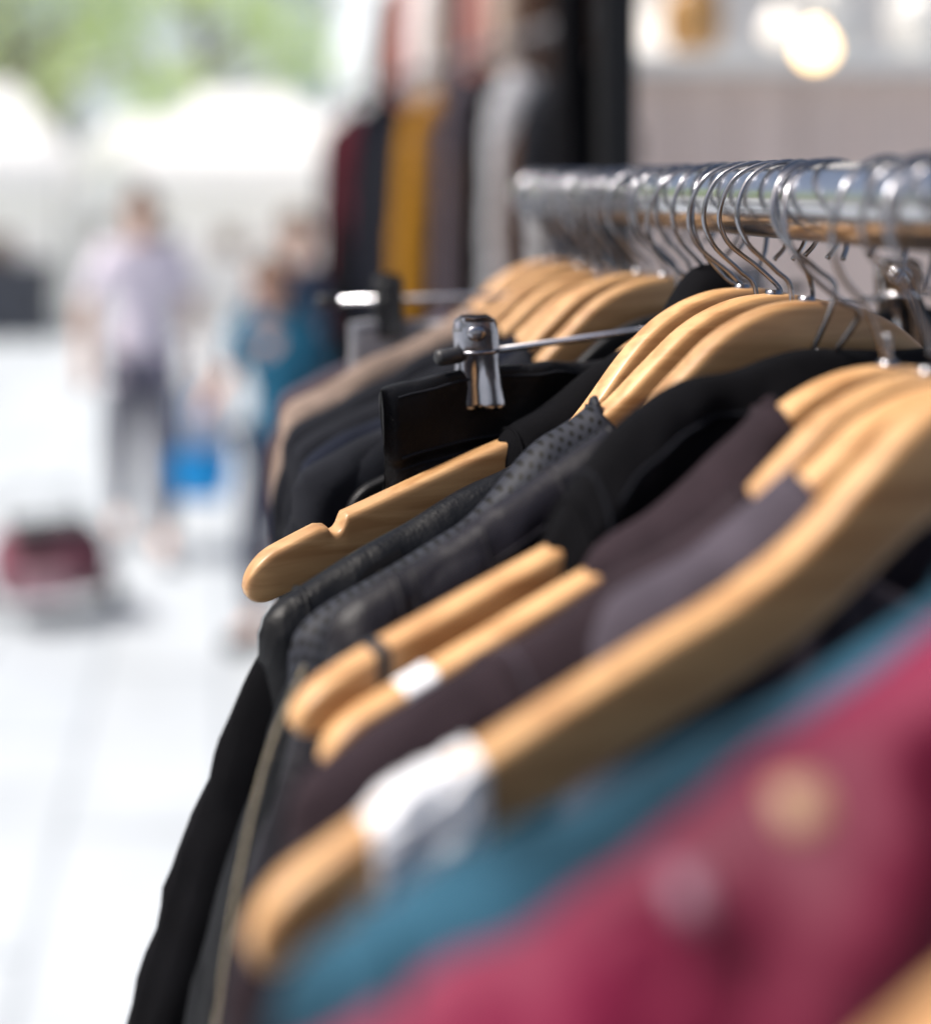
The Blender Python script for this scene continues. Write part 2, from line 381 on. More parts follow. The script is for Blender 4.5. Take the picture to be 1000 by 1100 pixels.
garment(.510,17,0,PERF,"jacket",L=.205,xn=.08,a=.009,b=.014,seed=7,label="black perforated leather jacket with a raised collar",sl_out=.03,sl_r=.038,nx=130,ch=.008,wr=.004,bt=.05,drop=DP,sleeve_mat=BLACKL)
garment(.541,18,0,BLACKL,"jacket",L=.217,xn=.095,a=.009,b=.014,seed=8,label="black leather jacket with rolled shoulder edge",seams=[(-.20,BLACKL,.0010,.08)],sl_out=.044,st0=.19,nx=140,wr=.0055,bt=.05,xseams=[(.010,-.19,-.10,.0006,BLACKL),(.0125,-.19,-.10,.0005,CHAR)],drop=D1,sleeve_mat=BLACKC)
garment(.573,16,0,BLACKC,"waistcoat",L=.107,a=.0105,b=.0145,seed=9,closed=True,label="black sleeveless vest slung over a notched hanger",category="waistcoat",sleeves=False,nx=130,wr=.004,bt=.06,
  prof=[(0,-.034),(.010,-.038),(.024,-.056),(.04,-.066),(.061,-.078),(.08,-.090),(.1,-.1005),(.12,-.110)],seams=[(-.1,BLACKC,.0009,.08)])
bg=[(.640,CHAR,"charcoal wool jacket"),(.678,NAVY,"navy wool jacket"),(.712,CHAR,"charcoal wool jacket"),(.748,CHAR,"charcoal wool jacket"),(.784,TAN,"taupe linen jacket"),(.822,BRN,"brown wool jacket"),(.862,GREYC,"mid grey jacket")]
for i,(h,m,l) in enumerate(bg):
    garment(h,random.uniform(16,20),0,m,"jacket",L=.195,xn=.075,seed=20+i,label=l+" on a wooden hanger",sl_out=-.008,nx=80,wr=.006,a=.011 if m is TAN else .0095,b=.018 if m is TAN else .014,bt=.06,dz=.012 if m is TAN else .006)

# ---------------------------------------------------------------- clip hangers with skirts
def clip(root,x,z,y=0,m=DARKSTEEL,rz=-.5,sc=1.2,zs=.84):
    parts=[]
    for s in(-1,1):
        out=[(-.0046,.0160),(-.0074,.0138),(-.0080,.0095),(-.0078,.004),(-.0076,0),(-.0078,-.006),(-.0084,-.014),(-.0090,-.021),(-.0091,-.024)]
        rows=[]
        for w,zz in out:
            yy=s*(.0044-.0010*sm((.002-zz)/.012) + (.0010 if zz<-.02 else 0))
            cols=[-1,-.6,-.24,-.12,.12,.24,.6,1]
            rows.append([Vector((w*-c,yy-s*.0008*c*c+ (s*-.0012 if abs(c)<.15 and zz<-.004 else 0),zz)) for c in cols])
        V=[];F=[]
        for t in(0,.0009):
            for r in rows:
                for p in r: V.append(p+Vector((0,s*t,0)))
        nr=len(rows);nc=8;o=nr*nc
        for i in range(nr-1):
            for j in range(nc-1):
                F.append((i*nc+j,i*nc+j+1,(i+1)*nc+j+1,(i+1)*nc+j));F.append((o+i*nc+j,o+(i+1)*nc+j,o+(i+1)*nc+j+1,o+i*nc+j+1))
        for i in range(nr-1):
            for j in(0,nc-1): F.append((i*nc+j,(i+1)*nc+j,o+(i+1)*nc+j,o+i*nc+j))
        for j in range(nc-1):
            for i in(0,nr-1): F.append((i*nc+j,i*nc+j+1,o+i*nc+j+1,o+i*nc+j))
        parts.append((V,F))
        parts.append(tube([(0,s*.0046,.0092),(0,s*.0060,.0092),(0,s*.0062,.0092)],[.0036,.0032,.0016],18))
        parts.append(tube([(-.0065,s*.0052,.001),(.0065,s*.0052,.001)],.0009,8))
    parts.append(tube([(-.0045,0,.0085),(.0045,0,.0085)],.0028,14))
    v,f=join(parts); r=Matrix.Rotation(rz,3,'Z')
    v=[r@(Vector((p.x,p.y,p.z*zs))*sc)+Vector((x,y,z)) for p in v]
    mesh("clip",v,f,m,root)
def clip_hanger(h,yaw,tilt,x0,x1,clips,lab,m=DARKSTEEL,bz=-.070):
    root=empty("clip_hanger",(R,h,H),math.radians(yaw),math.radians(tilt),lab,"hanger")
    v,f=tube([(x0,0,bz),(x1,0,bz)],.0016,12); mesh("metal_bar",v,f,CHROME,root)
    for x,s in((x0,-1),(x1,1)):
        v,f=tube([(x-s*.009,0,bz),(x-s*.006,0,bz),(x+s*.003,0,bz),(x+s*.0045,0,bz)],[.003,.0036,.0036,.002],12); mesh("rubber_tip",v,f,RUBBER,root)
    hook(root,z0=bz)
    for c,rz,sc,mm in clips: clip(root,c,bz,m=mm,rz=rz,sc=sc)
    return root
clip_hanger(.605,24,-3.5,-.137,.19,((-.121,-.55,1.18,DARKSTEEL),(.137,-.9,1.4,CHROME)),"metal clip hanger gripping a black leather skirt",bz=-.064)
clip_hanger(.80,18,0,-.165,.17,((-.125,-.5,1.1,RUBBER),(.13,-.5,1.2,DARKSTEEL)),"metal clip hanger holding a pale grey skirt",bz=-.066)
def skirt(h,yaw,tilt,x0,x1,z0,ln,m,lab,clips,band=.03):
    root=empty("skirt",(R,h,H),math.radians(yaw),math.radians(tilt),lab,"skirt")
    nx=110;ts=[0,.0008,.002,.004,.008,.014,.02,band-.001,band,band+.0015,band+.004,.045,.06,.08,.11,.15,.2,.26,.32,ln]
    V=[];F=[];nt=len(ts)
    for i in range(nx+1):
        x=x0+(x1-x0)*i/nx
        c=min(abs(x-q) for q in clips); sag=.004*sm(c/.07)
        e=math.sqrt(max(0,1-(max(0,abs(x-(x0+x1)/2)-((x1-x0)/2-.006))/.006)**2))
        for s in(-1,1):
            for t in ts:
                yh=(.0020+.0035*math.sqrt(min(1,t/.004)))
                if t>band: yh+=.004*sm((t-band)/.02)-.0018
                pin=math.exp(-(c/.020)**2)*(1-sm((t-.012)/.04))
                yh*=1-.72*pin
                w=noise.noise(Vector((x*22,t*5,s+h*9)))*.012*sm((t-.01)/.09)+noise.noise(Vector((x*60,t*50,s)))*.0032+noise.noise(Vector((x*36,t*8,5)))*.010
                w*=1-pin
                V.append(Vector((x,s*yh*e+w,z0-sag-t+.0025*noise.noise(Vector((x*40,0,0))))))
    for i in range(nx):
        o=i*2*nt;o2=o+2*nt
        for s in(0,1):
            for j in range(nt-1):
                q=(o+s*nt+j,o+s*nt+j+1,o2+s*nt+j+1,o2+s*nt+j); F.append(q if s==0 else q[::-1])
        q=(o,o2,o2+nt,o+nt); F.append(q)
    for o in (0,nx*2*nt):
        for j in range(nt-1): F.append((o+j,o+j+1,o+nt+j+1,o+nt+j))
    mesh("body",V,F,m,root)
    for tt in(.004,.026,.034):
        P=[]
        for i in range(0,nx+1,2):
            idx=i*2*nt; k=min(range(nt),key=lambda j:abs(ts[j]-tt)); P.append(V[idx+k]+Vector((0,-.0004,0)))
        v,f=tube(P[1:-1],.0006,5); mesh("stitching",v,f,CHAR,root)
skirt(.605,24,-3.5,-.170,.165,-.0705,.42,SKIRTL,"black leather skirt hanging from two chrome clips",(-.121,.137))
skirt(.80,18,0,-.15,.15,-.078,.3,LGREY,"pale grey skirt hanging from two clips",(-.125,.13))

# details on garments
P_=[(.0255,.408,-.150),(.014,.397,-.172),(.006,.390,-.200),(.000,.385,-.232),(-.004,.384,-.267),(-.006,.384,-.32)]
v,f=tube(crom([(x,y,z+H) for x,y,z in P_],8),.0006,6)
zj=[o for o in bpy.data.objects if o.get("label","").startswith("charcoal leather")][0]
inv=zj.matrix_world.inverted()
mesh("zip",[inv@Vector(p) for p in v],f,BRASS,zj)
def disc(x,y,z,r,th,m,root,name,sx=1,rx=0):
    v,f=tube([(0,.002,0),(0,-th*.6,0),(0,-th,0)],[r,r,r*.8],24)
    M=Matrix.Rotation(rx,3,'X')
    v=[M@Vector((p.x*sx,p.y,p.z))+Vector((x,y,z)) for p in v]
    mesh(name,v,f,m,root)
BTN=basic("pink_button",(.20,.10,.14),rough=.45)
TANSPOT=basic("tan_wood_spot",(.30,.18,.11),rough=.5)
disc(-.1405,-.018,-.115,.0028,.005,BTN,blouse,"button",rx=.6)
disc(-.118,-.012,-.104,.0036,.006,TANSPOT,blouse,"hanger_wood_spot",sx=1.35,rx=.7)  # added tan disc standing in for hanger wood showing at the shoulder
disc(-.02,-.03,-.2,.0032,.004,BTN,blouse,"button")
disc(-.02,-.034,-.28,.0032,.004,BTN,blouse,"button")

# ================================================================ SETTING
def structure(o): o["kind"]="structure"; return o
gm,nt,b=newmat("pale_stone_paving"); L=nt.links.new
tc=N(nt,'ShaderNodeTexCoord'); mp=N(nt,'ShaderNodeMapping'); mp.inputs['Rotation'].default_value=(0,0,math.pi/2); L(tc.outputs['Object'],mp.inputs[0])
br=N(nt,'ShaderNodeTexBrick'); br.inputs['Scale'].default_value=1; br.inputs['Brick Width'].default_value=1.2; br.inputs['Row Height'].default_value=.45; br.inputs['Mortar Size'].default_value=.014
br.inputs['Color1'].default_value=(.42,.46,.495,1);br.inputs['Color2'].default_value=(.46,.495,.525,1);br.inputs['Mortar'].default_value=(.30,.33,.36,1)
L(mp.outputs[0],br.inputs['Vector'])
nz=N(nt,'ShaderNodeTexNoise'); nz.inputs['Scale'].default_value=1.2; nz.inputs['Detail'].default_value=6; L(tc.outputs['Object'],nz.inputs['Vector'])
mr=N(nt,'ShaderNodeMapRange'); mr.inputs[1].default_value=.3; mr.inputs[2].default_value=.7; mr.inputs[3].default_value=.88; mr.inputs[4].default_value=1.1
L(nz.outputs[0],mr.inputs[0])
mx=N(nt,'ShaderNodeVectorMath',operation='SCALE'); L(br.outputs[0],mx.inputs[0]); L(mr.outputs[0],mx.inputs['Scale'])
L(mx.outputs[0],b.inputs['Base Color']); b.inputs['Roughness'].default_value=.5
structure(mesh("ground",[(-150,-60,0),(150,-60,0),(150,300,0),(-150,300,0)],[(0,1,2,3)],gm,smooth=False))

def facade(name,x0,y0,x1,y1,h,m,wm,nw,nf,lab,cat="building"):
    root=empty(name,(x0,y0,0),math.atan2(y1-y0,x1-x0),0,lab,cat)
    Lg=math.hypot(x1-x0,y1-y0)
    bx=[box((Lg/2,3,h/2),(Lg,6,h)),box((Lg/2,2.9,h+.15),(Lg+.4,6.5,.3)),box((Lg/2,-.05,3.5),(Lg,.14,.18))]
    v,f=join(bx); mesh("wall",v,f,m,root,smooth=False)
    for k in range(nf):
        for i in range(nw):
            cx=(i+.5)*Lg/nw; cz=1.7+k*3.1
            if cz>h-1: continue
            v,f=join([box((cx,-.012,cz),(1.1,.03,1.6))]); w=mesh("window",v,f,wm,root,smooth=False)
            v,f=join([box((cx,-.04,cz+.86),(1.34,.08,.12)),box((cx,-.06,cz-.86),(1.4,.12,.1)),box((cx-.61,-.04,cz),(.12,.08,1.6)),box((cx+.61,-.04,cz),(.12,.08,1.6)),box((cx,-.035,cz),(.06,.03,1.6)),box((cx,-.035,cz+.2),(1.1,.026,.06))])
            mesh("window_frame",v,f,WFRAME,root,smooth=False)
    return root
WFRAME=basic("white_frame",(.75,.75,.73),rough=.5,scale=4,var=.05)
GLASS=basic("window_glass",(.25,.29,.33),rough=.08,scale=2,var=.4,bump=0)
CREAM=basic("cream_render",(.74,.70,.66),rough=.9,scale=1.2,var=.1,bump=.2,bscale=30,bdist=.01)
PALE=basic("pale_blue_render",(.68,.74,.80),rough=.9,scale=1.2,var=.1,bump=.2,bscale=30,bdist=.01)
facade("building",3.4,26,3.4,9,9,CREAM,GLASS,6,3,"cream rendered shop building beside the market street")
facade("building",4.0,48,3.6,27,12,PALE,GLASS,6,4,"pale blue rendered building further along the street")
facade("building",-8,70,4,66,11,PALE,GLASS,5,3,"pale building closing the end of the street")

CANV=basic("white_canvas",(.88,.88,.88),rough=.8,scale=2,var=.03,bump=.3,bscale=8,bdist=.02)
nt=CANV.node_tree; b=nt.nodes["Principled BSDF"]
tr=N(nt,'ShaderNodeBsdfTranslucent'); tr.inputs[0].default_value=(.95,.95,.95,1); ms=N(nt,'ShaderNodeMixShader'); ms.inputs[0].default_value=.45
nt.links.new(b.outputs[0],ms.inputs[1]); nt.links.new(tr.outputs[0],ms.inputs[2]); nt.links.new(ms.outputs[0],nt.nodes['Material Output'].inputs[0])
POLE=basic("grey_pole",(.35,.35,.36),rough=.4,metal=.6)
DKTABLE=basic("dark_goods",(.05,.055,.07),rough=.7,scale=6,var=.6)
def stall(x,y,w,d,lab,tm,rise=1.0,h=2.1):
    root=empty("market_stall",(x,y,0),0,0,lab,"market stall","market stalls along the street")
    V=[(-w/2,-d/2,h),(w/2,-d/2,h),(w/2,d/2,h),(-w/2,d/2,h),(-w*.2,0,h+rise),(w*.2,0,h+rise),
       (-w/2,-d/2,h-.3),(w/2,-d/2,h-.3),(w/2,d/2,h-.3),(-w/2,d/2,h-.3)]
    F=[(0,1,5,4),(1,2,5),(2,3,4,5),(3,0,4),(0,6,7,1),(1,7,8,2),(2,8,9,3),(3,9,6,0)]
    mesh("canopy",V,F,CANV,root,smooth=False)
    for sx in(-1,1):
        for sy in(-1,1):
            v,f=tube([(sx*(w/2-.03),sy*(d/2-.03),0),(sx*(w/2-.03),sy*(d/2-.03),h)],.025,10); mesh("pole",v,f,POLE,root)
    v,f=box((0,-d/2-.1,.45),(w-.3,.8,.9),bev=.02); mesh("table",v,f,tm,root,smooth=False)
    for k in range(6):
        v,f=box((-w/2+.4+(w-.8)*k/5,-d/2-.1+random.uniform(-.15,.15),.9+.16),(random.uniform(.25,.4),.25,.32),bev=.02)
        mesh("goods",v,f,[DKTABLE,CANV,TAN,CANV,DKTABLE,CANV][(k+int(y))%6],root,smooth=False)
    v=[(-w/2+.05,d/2-.05,.1),(w/2-.05,d/2-.05,.1),(w/2-.05,d/2-.05,h),(-w/2+.05,d/2-.05,h)]
    mesh("back_sheet",v,[(0,1,2,3)],CANV,root,smooth=False)
stall(-3.2,16.8,2.6,2.4,"white canopied market stall with dark goods",DKTABLE)
stall(.3,18.2,3.0,2.4,"white canopied market stall with a draped table",CANV)
stall(-6.8,18.5,3.4,2.6,"white canopied market stall beside trees",CANV)
stall(1.6,23,3.2,2.6,"white canopied market stall near the pale building",CANV)
stall(-1.4,25,3.4,2.6,"white canopied market stall under the trees",CANV)

# trees
BARK=basic("bark",(.09,.065,.045),rough=.95,scale=8,var=.4,bump=.8,bscale=25,bdist=.03)
lm,nt,b=newmat("leaves"); L=nt.links.new
gi=N(nt,'ShaderNodeTexCoord'); nz=N(nt,'ShaderNodeTexNoise'); nz.inputs['Scale'].default_value=.9; L(gi.outputs['Object'],nz.inputs['Vector'])
rp=N(nt,'ShaderNodeValToRGB'); rp.color_ramp.elements[0].position=.35; rp.color_ramp.elements[1].position=.65
rp.color_ramp.elements[0].color=(.36,.50,.16,1); rp.color_ramp.elements[1].color=(.70,.80,.44,1)
L(nz.outputs[0],rp.inputs[0]); L(rp.outputs[0],b.inputs['Base Color']); b.inputs['Roughness'].default_value=.5
tr=N(nt,'ShaderNodeBsdfTranslucent'); L(rp.outputs[0],tr.inputs[0]); ms=N(nt,'ShaderNodeMixShader'); ms.inputs[0].default_value=.6
L(b.outputs[0],ms.inputs[1]); L(tr.outputs[0],ms.inputs[2]); L(ms.outputs[0],nt.nodes['Material Output'].inputs[0])
def tree(x,y,h,r,seed,lab,nl=85):
    rnd=random.Random(seed); root=empty("tree",(x,y,0),0,0,lab,"tree","leafy street trees")
    parts=[tube(crom([(0,0,0),(.05,.03,h*.3),(-.04,.05,h*.55),(0,0,h*.85)],4),[.17-.11*i/12 for i in range(13)],10)]
    cl=[]
    for i in range(14):
        a=rnd.uniform(0,6.28); z=h*rnd.uniform(.30,.65); rr=r*rnd.uniform(.5,.95)
        e=Vector((math.cos(a)*rr,math.sin(a)*rr,z+rnd.uniform(.1,.35)*h*.6))
        parts.append(tube([(0,0,z),Vector((0,0,z)).lerp(e,.5)+Vector((0,0,.15)),e],[.06,.04,.015],6)); cl.append((e,rnd.uniform(.3,.5)*r))
    cl+= [(Vector((rnd.uniform(-.5,.5)*r,rnd.uniform(-.5,.5)*r,h*rnd.uniform(.75,1))),r*.45) for _ in range(6)]
    v,f=join(parts); mesh("trunk",v,f,BARK,root)
    V=[];F=[]
    for c,cr in cl:
        for _ in range(nl):
            d=Vector((rnd.gauss(0,1),rnd.gauss(0,1),rnd.gauss(0,1))).normalized()*cr*rnd.uniform(.35,1.05); d.z*=.7
            p=c+d; s=rnd.uniform(.08,.15)
            u=Vector((rnd.gauss(0,1),rnd.gauss(0,1),rnd.gauss(0,1))).normalized(); w=u.cross(Vector((rnd.gauss(0,1),rnd.gauss(0,1),rnd.gauss(0,1)))).normalized()
            n=len(V); V+=[p-u*s,p+w*s*.55,p+u*s,p-w*s*.55]; F.append((n,n+1,n+2,n+3))
    mesh("crown",V,F,lm,root,smooth=False)
tree(-3.6,22,6.4,2.3,1,"leafy green street tree behind white stalls")
tree(-7.2,24,7.2,2.8,2,"tall leafy street tree beside the stalls")
tree(-.4,28,7.4,2.5,3,"leafy green street tree near the buildings")
tree(-9.5,30,8,3,6,"broad leafy street tree at the street edge")

# second clothes rack
random.seed(21)
A2=Vector((.71,2.55,0)); B2=Vector((.46,4.9,0)); Z2=H+.33
rack2=empty("clothes_rack",A2,0,0,"long clothes rack with assorted coats under the stall","clothes rack")
def r2(n,vf,m):
    v,f=vf; mesh(n,[Vector(p)-A2 for p in v],f,m,rack2)
r2("rail",tube([A2+Vector((0,0,Z2)),(A2+B2)/2+Vector((0,0,Z2)),B2+Vector((0,0,Z2))],.014,16),DULL)
for q in(.02,.98):
    p=A2.lerp(B2,q)
    r2("upright",tube([p+Vector((0,0,.05)),p+Vector((0,0,Z2-.014))],.013,12),DULL); r2("foot",tube([p+Vector((-.25,0,.05)),p+Vector((.25,0,.05))],.014,10),DULL)
# (material, description, half width)
cols=[(BLACKC,"black coat",.16),(CHAR,"charcoal coat",.15),(BRN,"brown coat",.16),(LGREY,"light grey coat",.13),(CHAR,"charcoal coat",.15),(BLACKC,"black coat",.145),(BRN,"brown coat",.15),(GREYC,"grey coat",.13),(CHAR,"charcoal coat",.14),(BRN,"brown coat",.15),(MUST,"mustard yellow coat",.175),(BLACKC,"black coat",.17),(CHAR,"charcoal coat",.175),(RED,"burgundy coat",.18),(NAVY,"navy coat",.17),(BLACKC,"black coat",.185),(TAN,"taupe coat",.16),(RED,"burgundy coat",.19),(BLACKC,"black coat",.18),(GREYC,"grey coat",.14),(RED,"burgundy coat",.19),(BLACKC,"black coat",.19),(CHAR,"charcoal coat",.20)]
def coats(cols,A,B,Z,seed0,grp,zr=(-.11,.02),lr=(.40,.95),where="far clothes rack",jx=.02):
    for i,(m,l,Lh) in enumerate(cols):
        p=A.lerp(B,(i+.5)/len(cols)+random.uniform(-.008,.008))
        zz=random.uniform(*zr)
        if m is MUST: zz=-.02
        root,_=garment(0,random.uniform(46,68),random.uniform(-8,8),m,"coat",L=Lh,xn=.05,length=(.62 if m is MUST else random.uniform(*lr)),a=.02,b=.040,seed=seed0+i,loc=(p.x+random.uniform(-jx,jx),p.y,Z),label=l+" hanging on the "+where,category="coat",nx=30,fold=.06,wr=.022,dz=.004+zz,sl_out=.02,sl_r=.032,group=grp)
        hook(root,z0=-.05+zz)
coats(cols,A2,B2,Z2,40,"coats on the far clothes rack")
A3=Vector((.86,3.3,0)); B3=Vector((.62,4.9,0)); Z3=H+.88
rack3=empty("hanging_rail",(A3.x,A3.y,Z3),0,0,"high steel rail with pale garments hung from the stall frame","rail")
v,f=tube([Vector((0,0,0)),(B3-A3)/2,B3-A3],.014,14); mesh("bar",v,f,DULL,rack3)
for q in(.05,.95):
    p=(B3-A3)*q; v,f=tube([p,p+Vector((0,0,.5))],.006,8); mesh("hanging_chain",v,f,DULL,rack3)
coats([(BRN,"brown shirt",.18),(BEIGE,"beige shirt",.18),(ROSE,"dusty rose shirt",.17),(BRN,"brown shirt",.17),(GREYC,"grey shirt",.17),(BEIGE,"beige shirt",.18),(WHITE,"white shirt",.17),(ROSE,"dusty rose shirt",.18),(BEIGE,"beige shirt",.17),(BRN,"brown shirt",.18),(WHITE,"white shirt",.17)],A3,B3,Z3,80,"pale shirts on the high rail",lr=(.5,.7),where="high rail")

# black stall post and rolled curtain
DARKP=basic("black_painted_steel",(.007,.007,.008),rough=.6,spec=.3)
post=empty("stall_post",(.354,1.18,0),0,0,"black painted steel stall post","post")
v,f=join([box((0,0,1.5),(.032,.032,3.0),bev=.003),box((0,0,.01),(.12,.12,.02),bev=.003)]); mesh("shaft",v,f,DARKP,post,smooth=False)
v,f=tube([(0,0,2.985),(0,0,3.03)],.01,10); mesh("finial",v,f,DARKP,post)
cur=empty("rolled_curtain",(.322,1.20,0),0,0,"rolled black fabric curtain hanging beside the post","curtain")
V=[];F=[];n=28;K=50
for i in range(K+1):
    z=H-.10+i*(1.25/K)
    for k in range(n):
        a=2*math.pi*k/n; r=.014+.003*math.sin(a*5+z*3)+.008*noise.noise(Vector((math.cos(a),math.sin(a),z*8)))
        V.append((r*math.cos(a),r*math.sin(a),z))
for i in range(K):
    for k in range(n): F.append((i*n+k,i*n+(k+1)%n,(i+1)*n+(k+1)%n,(i+1)*n+k))
mesh("fabric",V,F,BLACKC,cur)

# stall back wall
WALLM=basic("pinkish_timber_wall",(.68,.55,.50),rough=.75,scale=2,var=.12,bump=.2,stretch=(6,6,.6))
wl=empty("stall_wall",(1.0,3.3,0),0,0,"pinkish timber panel wall with a white ledge","wall")
v,f=join([box((.075+i*.15,0,1.03),(.146,.03,2.06),bev=.004) for i in range(24)]); mesh("planks",v,f,WALLM,wl,smooth=False)
v,f=box((1.8,-.03,2.085),(3.7,.2,.045),bev=.005); mesh("ledge",v,f,WFRAME,wl,smooth=False)
random.seed(3)
JAR=basic("glazed_white",(.7,.69,.66),rough=.25,scale=8,var=.1); JAR2=basic("amber_glaze",(.45,.25,.09),rough=.3,scale=8,var=.2)
for i in range(7):
    x=.15+i*.3+random.uniform(-.05,.05); r=random.uniform(.05,.09); h=random.uniform(.14,.24)
    j=empty("jar",(1.05+x,3.26,2.1085),0,0,"glazed ceramic jar standing on the white ledge","jar","jars on the ledge")
    v,f=tube(crom([(0,0,0),(0,0,h*.25),(0,0,h*.6),(0,0,h*.85),(0,0,h)],4),[r*(.7+.3*math.sin(math.pi*min(1,q/16*1.1))) for q in range(17)],20); mesh("pot",v,f,JAR if i%3 else JAR2,j)
    v,f=tube([(0,0,h),(0,0,h+.015),(0,0,h+.03)],[r*.75,r*.7,r*.2],20); mesh("lid",v,f,JAR,j)
bm_,nt,b=newmat("glowing_bulb"); b.inputs['Emission Color'].default_value=(1,.66,.27,1); b.inputs['Emission Strength'].default_value=5.5
bm2,nt,b=newmat("dim_bulb"); b.inputs['Emission Color'].default_value=(1,.85,.65,1); b.inputs['Emission Strength'].default_value=.8
def bulb(x,y,z,r,m):
    root=empty("hanging_lamp",(x,y,z),0,0,"bare glowing warm light bulb on a black cord","lamp","hanging lamps")
    P=[(0,0,-r),(0,0,-r*.9),(0,0,-r*.5),(0,0,0),(0,0,r*.5),(0,0,r*.95),(0,0,r*1.4)]
    v,f=tube(P,[r*.1,r*.45,r*.87,r,r*.85,r*.5,r*.36],20); mesh("bulb",v,f,m,root)
    v,f=tube([(0,0,r*1.4),(0,0,r*2.3)],r*.42,16); mesh("socket",v,f,RUBBER,root)
    v,f=tube([(0,0,r*2.3),(0,0,1.0)],.003,8); mesh("cord",v,f,RUBBER,root)
bulb(1.18,2.6,H+.275,.034,bm_)
bulb(1.28,3.0,H+.36,.04,bm2)

# ---------------------------------------------------------------- people
def skin(name,J,E,m,parent,sub=2,root=None):
    names=list(J); me=bpy.data.meshes.new(name)
    me.from_pydata([J[k][0] for k in names],[(names.index(a),names.index(b)) for a,b in E],[])
    o=bpy.data.objects.new(name,me); link(o)
    md=o.modifiers.new("s",'SKIN'); 
    for i,k in enumerate(names):
        r=J[k][1]; r=r if isinstance(r,tuple) else (r,r)
        me.skin_vertices[0].data[i].radius=r; me.skin_vertices[0].data[i].use_root=(k==(root or names[0]))
    md2=o.modifiers.new("d",'SUBSURF'); md2.levels=sub; md2.render_levels=sub
    dg=bpy.context.evaluated_depsgraph_get(); me2=bpy.data.meshes.new_from_object(o.evaluated_get(dg))
    o.modifiers.clear(); o.data=me2; me2.materials.clear(); me2.materials.append(m)
    for p in me2.polygons:p.use_smooth=True
    if parent:o.parent=parent
    return o
SKIN=basic("skin",(.60,.35,.25),rough=.5,scale=8,var=.08)
HAIR=basic("brown_hair",(.10,.055,.03),rough=.6,scale=60,var=.3,stretch=(1,1,.2))
EYE=basic("dark_eye",(.02,.015,.012),rough=.2)
def person(x,y,rz,sc,lab,shirt,pants,arms,stride=.12,lean=0,shoe=None):
    root=empty("person",(x,y,0),rz,0,lab,"person"); root.scale=(sc,)*3
    V=Vector
    J={'pelvis':(V((0,0,.95)),(.15,.11)),'spine':(V((0,-lean*.2,1.12)),(.125,.10)),'chest':(V((0,-lean*.6,1.32)),(.16,.11)),'nb':(V((0,-lean,1.45)),.065),
       'neck':(V((0,-lean*1.2-.01,1.51)),.05),'head':(V((0,-lean*1.3-.025,1.58)),(.075,.085)),'crown':(V((0,-lean*1.3-.01,1.66)),(.07,.082))}
    E=[('pelvis','spine'),('spine','chest'),('chest','nb'),('nb','neck'),('neck','head'),('head','crown')]
    for s,n in((-1,'l'),(1,'r')):
        el,wr=arms[n]
        J['sh'+n]=(V((s*.175,-lean*.8,1.40)),.055); J['el'+n]=(V(el),.042); J['wr'+n]=(V(wr),(.028,.024))
        dr=(V(wr)-V(el)).normalized(); sd=V((0,1,0)).cross(dr); sd=sd.normalized() if sd.length>.1 else V((1,0,0)); fw=dr.cross(sd)
        pm=V(wr)+dr*.06; J['pm'+n]=(pm,(.036,.016))
        E+=[('chest','sh'+n),('sh'+n,'el'+n),('el'+n,'wr'+n),('wr'+n,'pm'+n)]
        for i in range(4):
            o=(i-1.5)*.019; k=f'{n}f{i}'; ln=[.026,.032,.030,.023][i]
            J[k+'a']=(pm+sd*o+dr*.035,.0095); J[k+'b']=(pm+sd*o*1.1+dr*(.035+ln)+fw*.012,.0085); J[k+'c']=(pm+sd*o*1.1+dr*(.03+ln*1.5)+fw*.03,.007)
            E+=[('pm'+n,k+'a'),(k+'a',k+'b'),(k+'b',k+'c')]
        J[n+'ta']=(V(wr)+dr*.03-sd*.038,.011); J[n+'tb']=(V(wr)+dr*.06-sd*.05+fw*.012,.009); E+=[('wr'+n,n+'ta'),(n+'ta',n+'tb')]
        st=s*stride
        J['hp'+n]=(V((s*.085,0,.88)),.095); J['kn'+n]=(V((s*.095,-st*.5-.03,.49)),.06); J['an'+n]=(V((s*.095,-st+.02,.09)),.04); J['to'+n]=(V((s*.105,-st-.13,.035)),(.04,.03))
        E+=[('pelvis','hp'+n),('hp'+n,'kn'+n),('kn'+n,'an'+n),('an'+n,'to'+n)]
    skin("body",J,E,SKIN,root)
    def g(k,a=.016): r=J[k][1]; r=r if isinstance(r,tuple) else (r,r); return (J[k][0],(r[0]+a,r[1]+a))
    T={k:g(k) for k in('pelvis','spine','chest')}; T['nb']=(J['nb'][0]+V((0,0,.005)),.078)
    Es=[('pelvis','spine'),('spine','chest'),('chest','nb')]
    for n in'lr':
        T['sh'+n]=g('sh'+n); T['el'+n]=(J['sh'+n][0].lerp(J['el'+n][0],.85),.056); Es+=[('chest','sh'+n),('sh'+n,'el'+n)]
    T['hem']=(V((0,0,.86)),(.165,.125)); Es.append(('pelvis','hem'))
    skin("shirt",T,Es,shirt,root)
    T={'pelvis':(V((0,0,.93)),(.16,.12))};Es=[]
    for n in'lr':
        T['hp'+n]=g('hp'+n,.014)
        T['kn'+n]=g('kn'+n,.02); T['an'+n]=(J['an'+n][0]+V((0,0,.03)),.058); Es.append(('kn'+n,'an'+n))
        Es+=[('pelvis','hp'+n),('hp'+n,'kn'+n)]
        fv,ff=box(J['to'+n][0]+V((0,.07,.005)),(.09,.26,.075),bev=.03); mesh("shoe",fv,ff,shoe or DKTABLE,root)
    skin("trousers",T,Es,pants,root)
    hc=J['head'][0]+V((0,0,.04))
    b=bmesh.new(); bmesh.ops.create_uvsphere(b,u_segments=24,v_segments=16,radius=1)
